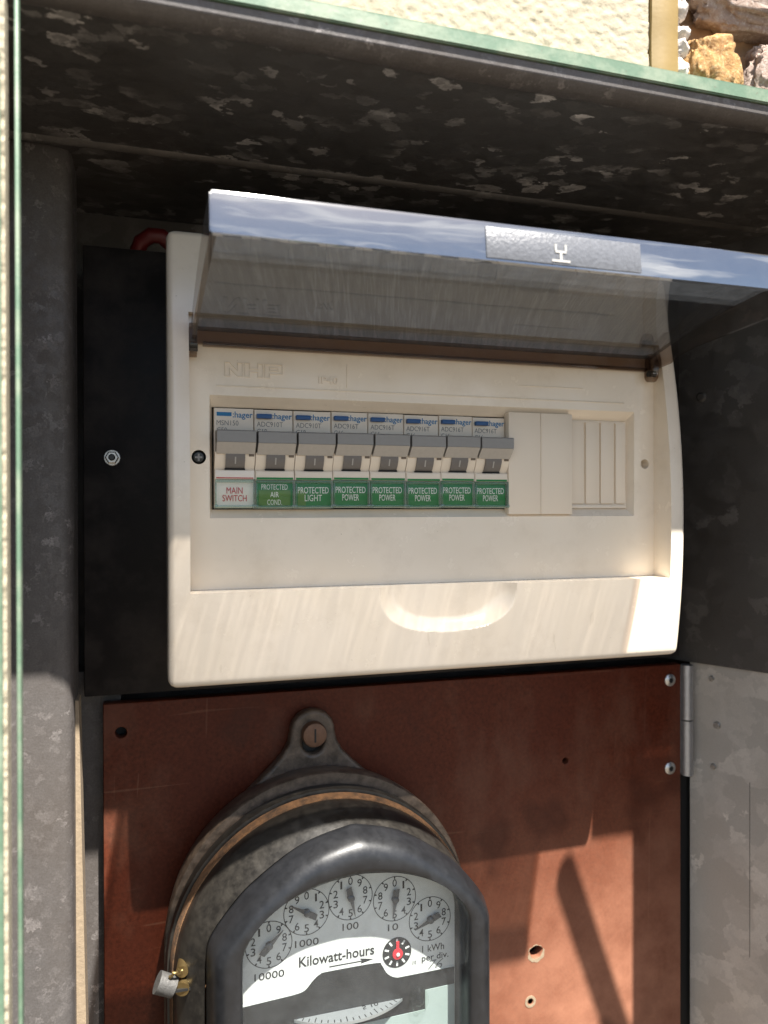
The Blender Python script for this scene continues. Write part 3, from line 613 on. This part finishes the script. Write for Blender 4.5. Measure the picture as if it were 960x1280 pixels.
def finish_breaker(o, k, lines, code, rating, ink, card, faded=False):
    x = BX+k*PITCH; o.location = (x*S, .04, 0); ORG[o.name] = (x, 40, 0)
    cdp = box('label_card', x+.5, x+W-.5, .75, 1.35, .7, 12.7, card, o)
    if ink == 'red_ink': box('top_line', x+.6, x+W-.6, -.83, -.76, 13.25, 13.7, 'red_ink', o)
    else: box('card_top', x+.5, x+W-.5, -.86, -.78, 13.1, 14.0, 'green_card', o)
    if faded: box('faded_patch', x+1.6, x+W-1.5 if k == 1 else x+5.2, .60, .74, 1.3, 8.4, 'green_card_old', cdp)
    n = len(lines); it = []
    if n == 3: zz_ = [(8.6, 11.0), (5.2, 7.6), (1.8, 4.2)]
    elif ink == 'red_ink': zz_ = [(6.6, 9.4), (3.2, 6.0)]
    else: zz_ = [(7.0, 9.9), (3.5, 6.4)]
    for s, (a, b) in zip(lines, zz_):
        wd = (1.72 if ink == 'red_ink' else 1.5)*len(s)*(b-a)/2.75; wd = min(wd, 14.6); c = x+W/2
        it.append((s, c-wd/2, c+wd/2, a, b, .56, 0.0, .04))
    text('lettering', it, ink, cdp)
    text('brand_lettering', [(':hager', x+8.1, x+16.9, 39.5, 43.0, 2.28, .012, .05)], 'blue_ink', o)
    text('model_lettering', [(code, x+1.1, x+(10.6 if k == 0 else 12.8), 36.8, 39.0, 2.28, -.006, .04), (rating, x+1.2, x+5.6, 33.6, 35.8, 2.28, -.006, .04)], 'grey_ink', o)
    cv = box('label_cover', x+.25, x+W-.2, -1.15, -.55, 1.6, 11.4, 'clear_cover', o, .12)
    for nm, a in (('rail', (x+.1, x+W+.05, -1.7, .3, 11.45, 12.75)), ('rail', (x+.1, x+W+.05, -2.0, .3, .15, 1.55)), ('side_rail', (x+.05, x+.75, -1.6, .2, 1.6, 11.4)), ('side_rail', (x+W-.65, x+W+.1, -1.6, .2, 1.6, 11.4))):
        box(nm, *a, 'clear_rail', cv, .18)
    bm = bmesh.new(); bbox(bm, x-.5, x+1.2, -2.5, -.9, .3, 1.9, .35); bbox(bm, x+W-1.3, x+W+.3, -2.45, -.85, .32, 1.88, .35); frombm('corner_clip', bm, 'clear_rail', cv)
def copy_thing(o):
    c = o.copy(); col.objects.link(c); ORG[c.name] = ORG[o.name]
    for ch in o.children:
        d = ch.copy(); col.objects.link(d); d.parent = c; ORG[d.name] = ORG[o.name]
        for s in ch.children:
            e = s.copy(); col.objects.link(e); e.parent = d; ORG[e.name] = ORG[o.name]
    return c
GR = 'circuit breakers in a row in the switchboard window'
ms_ = make_breaker(True); prop(ms_, 'main switch with red MAIN SWITCH lettering on a white label, leftmost in the row', 'main switch', GR)
proto = make_breaker(False)
spec = [(['PROTECTED', 'AIR', 'COND.'], 'ADC910T', 'C10', True, 'breaker whose faded green label reads PROTECTED AIR COND.'),
        (['PROTECTED', 'LIGHT'], 'ADC910T', 'C10', True, 'breaker whose green label reads PROTECTED LIGHT'),
        (['PROTECTED', 'POWER'], 'ADC916T', 'C16', False, 'PROTECTED POWER breaker directly right of the PROTECTED LIGHT breaker'),
        (['PROTECTED', 'POWER'], 'ADC916T', 'C16', False, 'second PROTECTED POWER breaker from the PROTECTED LIGHT breaker'),
        (['PROTECTED', 'POWER'], 'ADC916T', 'C16', False, 'middle one of the five PROTECTED POWER breakers'),
        (['PROTECTED', 'POWER'], 'ADC916T', 'C16', False, 'PROTECTED POWER breaker second from the blank cream plates'),
        (['PROTECTED', 'POWER'], 'ADC916T', 'C16', False, 'PROTECTED POWER breaker touching the blank cream plates')]
clones = [proto]+[copy_thing(proto) for _ in spec[1:]]
finish_breaker(ms_, 0, ['MAIN', 'SWITCH'], 'MSN150', 'C50', 'red_ink', 'white_card')
jit = random.Random(4)
for k, (o, (ln, cdx, rtg, fd, lb)) in enumerate(zip(clones, spec)):
    prop(o, lb, 'breaker', GR); finish_breaker(o, k+1, ln, cdx, rtg, 'white_ink', 'green_card', fd)
    o.location.y += jit.uniform(-.35, .35)*S; o.location.z += jit.uniform(-.22, .22)*S; o.rotation_euler.y = R(jit.uniform(-.25, .25))

# ------------------------------------------------------------------ electricity meter
mt = thing('electricity_meter', 'old black electricity meter with five clock dials on the red brown panel', 'meter', (58, 48, -300))
CX, CZ = 57, -205
def resample(P, n):
    L_ = [0]
    for a, b in zip(P, P[1:]): L_.append(L_[-1]+math.dist(a, b))
    out = []; j = 0
    for i in range(n):
        s = L_[-1]*i/(n-1)
        while j < len(P)-2 and L_[j+1] < s: j += 1
        t = (s-L_[j])/max(1e-9, L_[j+1]-L_[j]); out.append((P[j][0]+(P[j+1][0]-P[j][0])*t, P[j][1]+(P[j+1][1]-P[j][1])*t))
    return out
def catmull(P, n=8):
    out = []
    for i in range(len(P)-1):
        p0, p1, p2, p3 = P[max(0, i-1)], P[i], P[i+1], P[min(len(P)-1, i+2)]
        for k in range(n):
            t = k/n; out.append(tuple(.5*((2*b)+(-a+c)*t+(2*a-5*b+4*c-d)*t*t+(-a+3*b-3*c+d)*t**3) for a, b, c, d in zip(p0, p1, p2, p3)))
    return out+[P[-1]]
ZB = -292
def circle_outline(Rr, cx=CX, n=128, c=CZ):
    half = [(cx-Rr, ZB), (cx-Rr, c)]+[(cx-Rr*math.cos(R(a)), c+Rr*math.sin(R(a))) for a in range(3, 178, 3)]+[(cx+Rr, c), (cx+Rr, ZB)]
    return resample(half, n)
def bezel_outline(s, cx=63.2, n=128):
    q = s*1.15
    h = [(-64+s, ZB+s*.3), (-64+s, -193), (-62.6+s*.96, -184-q*.3), (-53+s*.85, -171.5-q*.55), (-43+s*.68, -162.2-q*.75), (-22+s*.3, -149.0-q*.95), (0, -143.2-q)]
    h = [h[0]]+catmull(h[1:], 6)
    A = resample([(cx+x, z) for x, z in h]+[(cx-x, z) for x, z in reversed(h[:-1])], n)
    i_ = [(-50.6, ZB+5), (-50.6, -186), (-47.8, -178.5), (-40, -169.6), (-29, -164), (-15, -160.7), (0, -159.7)]
    i_ = [i_[0]]+catmull(i_[1:], 6)
    B = resample([(cx+x, z) for x, z in i_]+[(cx-x, z) for x, z in reversed(i_[:-1])], n)
    t = min(1, max(0, (s-3)/11)); t = t*t*(3-2*t) if s < 14 else 1
    return [(a[0]*(1-t)+b[0]*t+(14-s if s > 14 else 0)*0, a[1]*(1-t)+b[1]*t) for a, b in zip(A, B)]
def blend(A, B, t): return [(a[0]*(1-t)+b[0]*t, a[1]*(1-t)+b[1]*t) for a, b in zip(A, B)]
def loft(name, levels, m, parent, cap0=True, cap1=False, smooth=45):
    V, F = [], []; n = len(levels[0][1])
    for y, P in levels: V += [(x, y, z) for x, z in P]
    for i in range(len(levels)-1):
        for k in range(n): F.append((i*n+k, i*n+(k+1) % n, (i+1)*n+(k+1) % n, (i+1)*n+k))
    if cap0: F.append(tuple(range(n)))
    if cap1: F.append(tuple(range((len(levels)-1)*n, len(levels)*n)))
    return mesh(name, V, F, m, parent, smooth=smooth)
loft('base', [(49.8, circle_outline(70)), (44, circle_outline(73.5)), (34, circle_outline(75)), (27, circle_outline(75.4)), (26, circle_outline(74.8))], 'base', mt, True, True)
def ring(Rr): return circle_outline(Rr, CX, 128, -209.5)
loft('case_flange', [(25.8, ring(71)), (25.2, ring(74.4)), (21, ring(74.8)), (18.6, ring(74.2)), (18.2, ring(71.4))], 'case', mt, True, True)
loft('rust_seam', [(18.0, ring(72.0)), (16.8, ring(73.2)), (14, ring(73.0)), (11.6, ring(72.3)), (11.2, ring(71))], 'rust', mt, True, True)
bo, co = bezel_outline(0), ring(72)
cs = loft('case', [(14.7, ring(70.8)), (12.0, co), (6, blend(co, bo, .14)), (-1, blend(co, bo, .42)), (-5.5, blend(co, bo, .78)), (-7, blend(co, bo, .9))], 'case', mt, True, False)
loft('bezel', [(-6.4, bezel_outline(3)), (-6.6, bezel_outline(-.2)), (-7.2, bezel_outline(-.9)), (-9.5, bezel_outline(-.7)), (-14, bezel_outline(.5)), (-18.0, bezel_outline(1.6)), (-20.8, bezel_outline(3.4)), (-22.3, bezel_outline(5.6)), (-22.6, bezel_outline(8.0)), (-21.6, bezel_outline(10.4)), (-19, bezel_outline(12.2)), (-16.6, bezel_outline(12.9)), (-15.9, bezel_outline(13.4)), (-15.2, bezel_outline(13.8)), (-4, bezel_outline(14.0))], 'bezel', mt, False, False, 60)
# top lug with its screw
hl_ = [(-30, -141), (-21, -132.5), (-14.5, -126), (-10.8, -119.5), (-9.6, -114)]
LXc = 55.2
pl = [(LXc+x, z) for x, z in hl_]+[(LXc+9.6*math.cos(R(a)), -113.5+9.2*math.sin(R(a))) for a in range(170, 0, -20)]+[(LXc-x, z) for x, z in reversed(hl_)]
lug = curve_plate('mounting_lug', pl, [circ(LXc, -119.5, 7.4)], 41, 48.6, 'base', mt, None, 1.8, 60)
cyl('lug_hole', (LXc, 47.5, -119.5), (LXc, 49, -119.5), 8.4, 'dark', lug)
bm = bmesh.new(); lathe_y(bm, LXc, -114.2, [(3.3, 48), (3.3, 41), (6.3, 41), (6.3, 37.6), (5.9, 36.6), (4.6, 36.1), (1, 36.0)], 28); M['copper'] = simple('brown_screw_head', (.17, .095, .06), .55, metal=.4, grain=.3, gscale=.4, bmp=.3); scw = frombm('lug_screw', bm, 'copper', lug)
bm = bmesh.new(); bbox(bm, LXc-.45, LXc+.45, 35.85, 36.3, -117.6, -110.8); frombm('screw_slot', bm, 'dark', scw)
# dial plate, register opening, name plate
YP = -4.2
ins = bezel_outline(14.05)
curve_plate('dial_plate', [p for p in ins], [], YP, YP+.8, 'plate', mt)
bd = [(13.5, -217.8), (36, -216.6), (41.3, -215.6), (45.4, -211.6), (48.6, -209.4), (52, -208.9), (74.5, -209.0), (77.5, -210.5), (80, -214.6), (84, -217.3), (90, -217.6), (113.3, -217.4)]
bd = [bd[0]]+catmull(bd[1:], 5)
low = [(113.3, -291), (13.5, -291)]
curve_plate('plate_border', [(x, z+.55) for x, z in bd]+low, [], YP-.35, YP-.1, 'white_ink', mt)
rp_ = curve_plate('register_plate', bd+low, [], YP-.75, YP-.4, 'blackplate', mt)
curve_plate('name_plate', [(98.5, -225.6), (113.2, -225.2), (113.2, -290), (13.6, -290), (13.6, -238), (62, -235.4), (98.5, -234.6)], [], YP-1.1, YP-.8, 'mint', mt)
box('index_mark', 62.2, 62.8, YP-1.3, YP-1.12, -243, -235.8, 'black_ink', mt)
# rotating disc pokes out of the register plate
RD, yc, zd, xd = 42, 28.5, -227.4, 62
seg = [(xd+RD*math.sin(R(a)), yc-RD*math.cos(R(a))) for a in range(-46, 47, 2)]
V = [(x, y, zd) for x, y in seg]+[(x, y, zd-1.3) for x, y in seg]; n = len(seg)
disc = mesh('rotor_disc', V, [tuple(range(n)), tuple(range(n, 2*n))]+[(i, (i+1) % n, n+(i+1) % n, n+i) for i in range(n)], 'disc', mt)
bm = bmesh.new()
for i, a in enumerate(range(-44, 45, 4)):
    ln = 3.6 if i % 5 == 0 else 2.3
    for s in [1]:
        t = R(a); d = Vector((math.sin(t), -math.cos(t), 0)); q = Vector((math.cos(t), math.sin(t), 0))*.22; c = Vector((xd, yc, zd+.06))
        vs = [bm.verts.new(c+d*(RD-.3)+q), bm.verts.new(c+d*(RD-.3)-q), bm.verts.new(c+d*(RD-ln)-q), bm.verts.new(c+d*(RD-ln)+q)]; bm.faces.new(vs)
frombm('graduations', bm, 'black_ink', disc)
V, F = text_geo('5 10', 71, 79, 0, 2.6, 0, 0, .02); t = R(16)
V = [(xd+(x-65)*math.cos(t)+(0)*1+2.2*0, yc-RD+5.6+(x-65)*math.sin(t)*.5-zz_*1.0+2.0, zd+.1-y*0) for x, y, zz_ in V]
mesh('disc_numbers', [(x, y, zd+.09) for x, y, z in V], F, 'black_ink', disc, smooth=0)
for x, z, s in ((34.5, -231.5, 5), (95, -228.5, 6)):
    bm = bmesh.new(); lathe_y(bm, x, z, [(s, YP-1.2), (s, YP-3.4), (s*.82, YP-4.6), (s*.6, YP-4.2), (s*.5, YP-3.2), (s*.3, YP-4.4), (.3, YP-5)], 24, .75); frombm('disc_window_boss', bm, 'clear_cover', mt)
# clock dials
def flat_ring(bm, cx, cz, r0, r1, y, n=48):
    a = [bm.verts.new((cx+r0*math.cos(2*math.pi*i/n), y, cz+r0*math.sin(2*math.pi*i/n))) for i in range(n)]
    b = [bm.verts.new((cx+r1*math.cos(2*math.pi*i/n), y, cz+r1*math.sin(2*math.pi*i/n))) for i in range(n)]
    for i in range(n): bm.faces.new((a[i], a[(i+1) % n], b[(i+1) % n], b[i]))
YD = YP-.12
dials = [(25.6, -192.4, -1, 8.75), (42.5, -180.6, 1, 8.35), (62.8, -177.0, -1, 5.35), (83.9, -180.9, 1, 5.25), (101.3, -193, -1, 3.15)]
for cx, cz, sgn, val in dials:
    bm = bmesh.new(); flat_ring(bm, cx, cz, 10.1, 10.45, YD)
    for k in range(10):
        a = math.pi/2-sgn*2*math.pi*k/10; c = Vector((cx+9.6*math.cos(a), YD-.01, cz+9.6*math.sin(a))); w = Vector((-math.sin(a), 0, math.cos(a)))*.45; d = Vector((math.cos(a), 0, math.sin(a)))*.5
        bm.faces.new([bm.verts.new(c+d+w), bm.verts.new(c+d-w), bm.verts.new(c-d-w*.4), bm.verts.new(c-d+w*.4)])
    dl = frombm('dial', bm, 'black_ink', mt, None, 0)
    it = []
    for k in range(10):
        a = math.pi/2-sgn*2*math.pi*k/10; x, z = cx+7.3*math.cos(a), cz+7.3*math.sin(a); w = .45 if k == 1 else 1.05
        it.append((str(k), x-w, x+w, z-1.75, z+1.75, YD-.02, .004, .02))
    text('numerals', it, 'black_ink', dl)
    a = math.pi/2-sgn*2*math.pi*val/10; d = Vector((math.cos(a), 0, math.sin(a))); w = Vector((-d.z, 0, d.x)); c = Vector((cx, YD-1.3, cz)); bm = bmesh.new()
    P = [c-d*5.2+w*1.2, c-d*4.6-w*1.4, c-d*1.6-w*1.5, c-w*.9+d*1, c+d*8.6-w*.12, c+d*8.6+w*.12, c+w*.9+d*1, c-d*1.6+w*1.3]
    f = bm.faces.new([bm.verts.new(p) for p in P]); r = bmesh.ops.extrude_face_region(bm, geom=[f]); bmesh.ops.translate(bm, verts=[v for v in r['geom'] if isinstance(v, bmesh.types.BMVert)], vec=(0, -.3, 0))
    pt = frombm('pointer', bm, 'pointer', dl)
    bm = bmesh.new(); lathe_y(bm, cx, cz, [(1.6, YD), (1.6, YD-1.8), (1.1, YD-2.2), (.4, YD-2.3)], 20); frombm('pointer_hub', bm, 'pointer', dl)
PR = [('10000', 19.2, 32.4, -207.6, -204.4, YD, .004, .02), ('1000', 37.2, 48.0, -196.0, -192.8, YD, .004, .02), ('100', 59, 66.6, -191.9, -188.7, YD, .004, .02), ('10', 80.6, 85.6, -195.6, -192.4, YD, .004, .02),
      ('Kilowatt-hours', 39.0, 74.0, -205.0, -200.4, YD, .014, .02), ('1 kWh', 97.4, 108.4, -208.4, -205.2, YD, .008, .02), ('per div.', 97.2, 110.6, -213.4, -209.6, YD, .008, .02), ('1/10', 92.4, 94.4, -213.2, -211.4, YD, 0, .02)]
text('dial_lettering', PR, 'black_ink', mt)
text('pencil_marks', [('76', 99.5, 108, -217.6, -212.6, YD, -.012, .02, .4)], 'grey_ink', mt)
bm = bmesh.new(); vs = [(52.8, -206.55), (68, -206.55), (67.2, -205.5), (73.6, -206.8), (67.2, -208.1), (68, -207.05), (52.8, -207.05)]; bm.faces.new([bm.verts.new((x, YD, z-.3)) for x, z in vs]); frombm('arrow', bm, 'black_ink', mt)
bm = bmesh.new(); lathe_y(bm, 85.0, -206.0, [(7.0, YD), (7.0, YD-.1), (6.8, YD-.12)], 40); rd = frombm('test_dial', bm, 'black_ink', mt)
bm = bmesh.new()
for k in range(10):
    a = math.pi/2+2*math.pi*k/10; d = Vector((math.cos(a), 0, math.sin(a))); w = Vector((-d.z, 0, d.x))*.45; c = Vector((85, YD-.16, -206))
    bm.faces.new([bm.verts.new(c+d*6.3+w), bm.verts.new(c+d*6.3-w), bm.verts.new(c+d*4.2-w), bm.verts.new(c+d*4.2+w)])
frombm('division_marks', bm, 'white_ink', rd, None, 0)
bm = bmesh.new(); lathe_y(bm, 85, -206.2, [(2.5, YD-.8), (2.5, YD-1.3), (1, YD-1.5)], 24); bbox(bm, 84.3, 85.7, YD-1.25, YD-.85, -206, -200.4); frombm('red_hand', bm, 'red_pointer', rd)
bm = bmesh.new(); lathe_y(bm, 85, -206.2, [(.8, YD-1.5), (.8, YD-1.9), (.4, YD-2)], 12); frombm('hand_hub', bm, 'white_ink', rd)
curve_plate('window_glass', bezel_outline(13.9), [], -15.0, -13.6, 'glass', mt)
# sealing screw on the left flank, and the lead seal hanging from it
bl = thing('sealing_screw', 'brass sealing screw on the left flank of the meter', 'screw', (-12, 12, -205))
cyl('bracket', (-11, 21, -198), (-9, 6, -212), 3.6, 'case', bl)
cyl('screw_head', (-8.4, 10, -206.5), (-11.5, -1.5, -207.0), 3.4, 'brass', bl, 3.1)
bm = bmesh.new(); bbox(bm, -15.2, -8, -2.2, -1.2, -207.6, -206.5); frombm('slot', bm, 'dark', bl)
cyl('collar', (-9.2, 12, -199.5), (-11.4, -.5, -200), 2.8, 'brass', bl, 2.6)
ls = thing('lead_seal', 'grey lead seal on twisted brass wire beside the meter', 'seal', (-18, 6, -207))
wp = [(-11.5+.0, -1.5, -199), (-13, -2.4, -198.2), (-15.2, -2.2, -199.2), (-16.6, -1.2, -201.4), (-17.2, 0, -203.6)]
wp = catmull(wp, 6); tube('seal_wire', [(x+.35*math.sin(i*1.1), y, z+.35*math.cos(i*1.1)) for i, (x, y, z) in enumerate(wp)], .6, 'brass', ls, 8)
bm = bmesh.new(); bcyl(bm, (-21.6, 1, -203.4), (-14.6, 1, -206.8), 4.6, 4.4, 24); sd = frombm('seal_body', bm, 'lead', ls, None, 30)
bpy.context.view_layer.update()
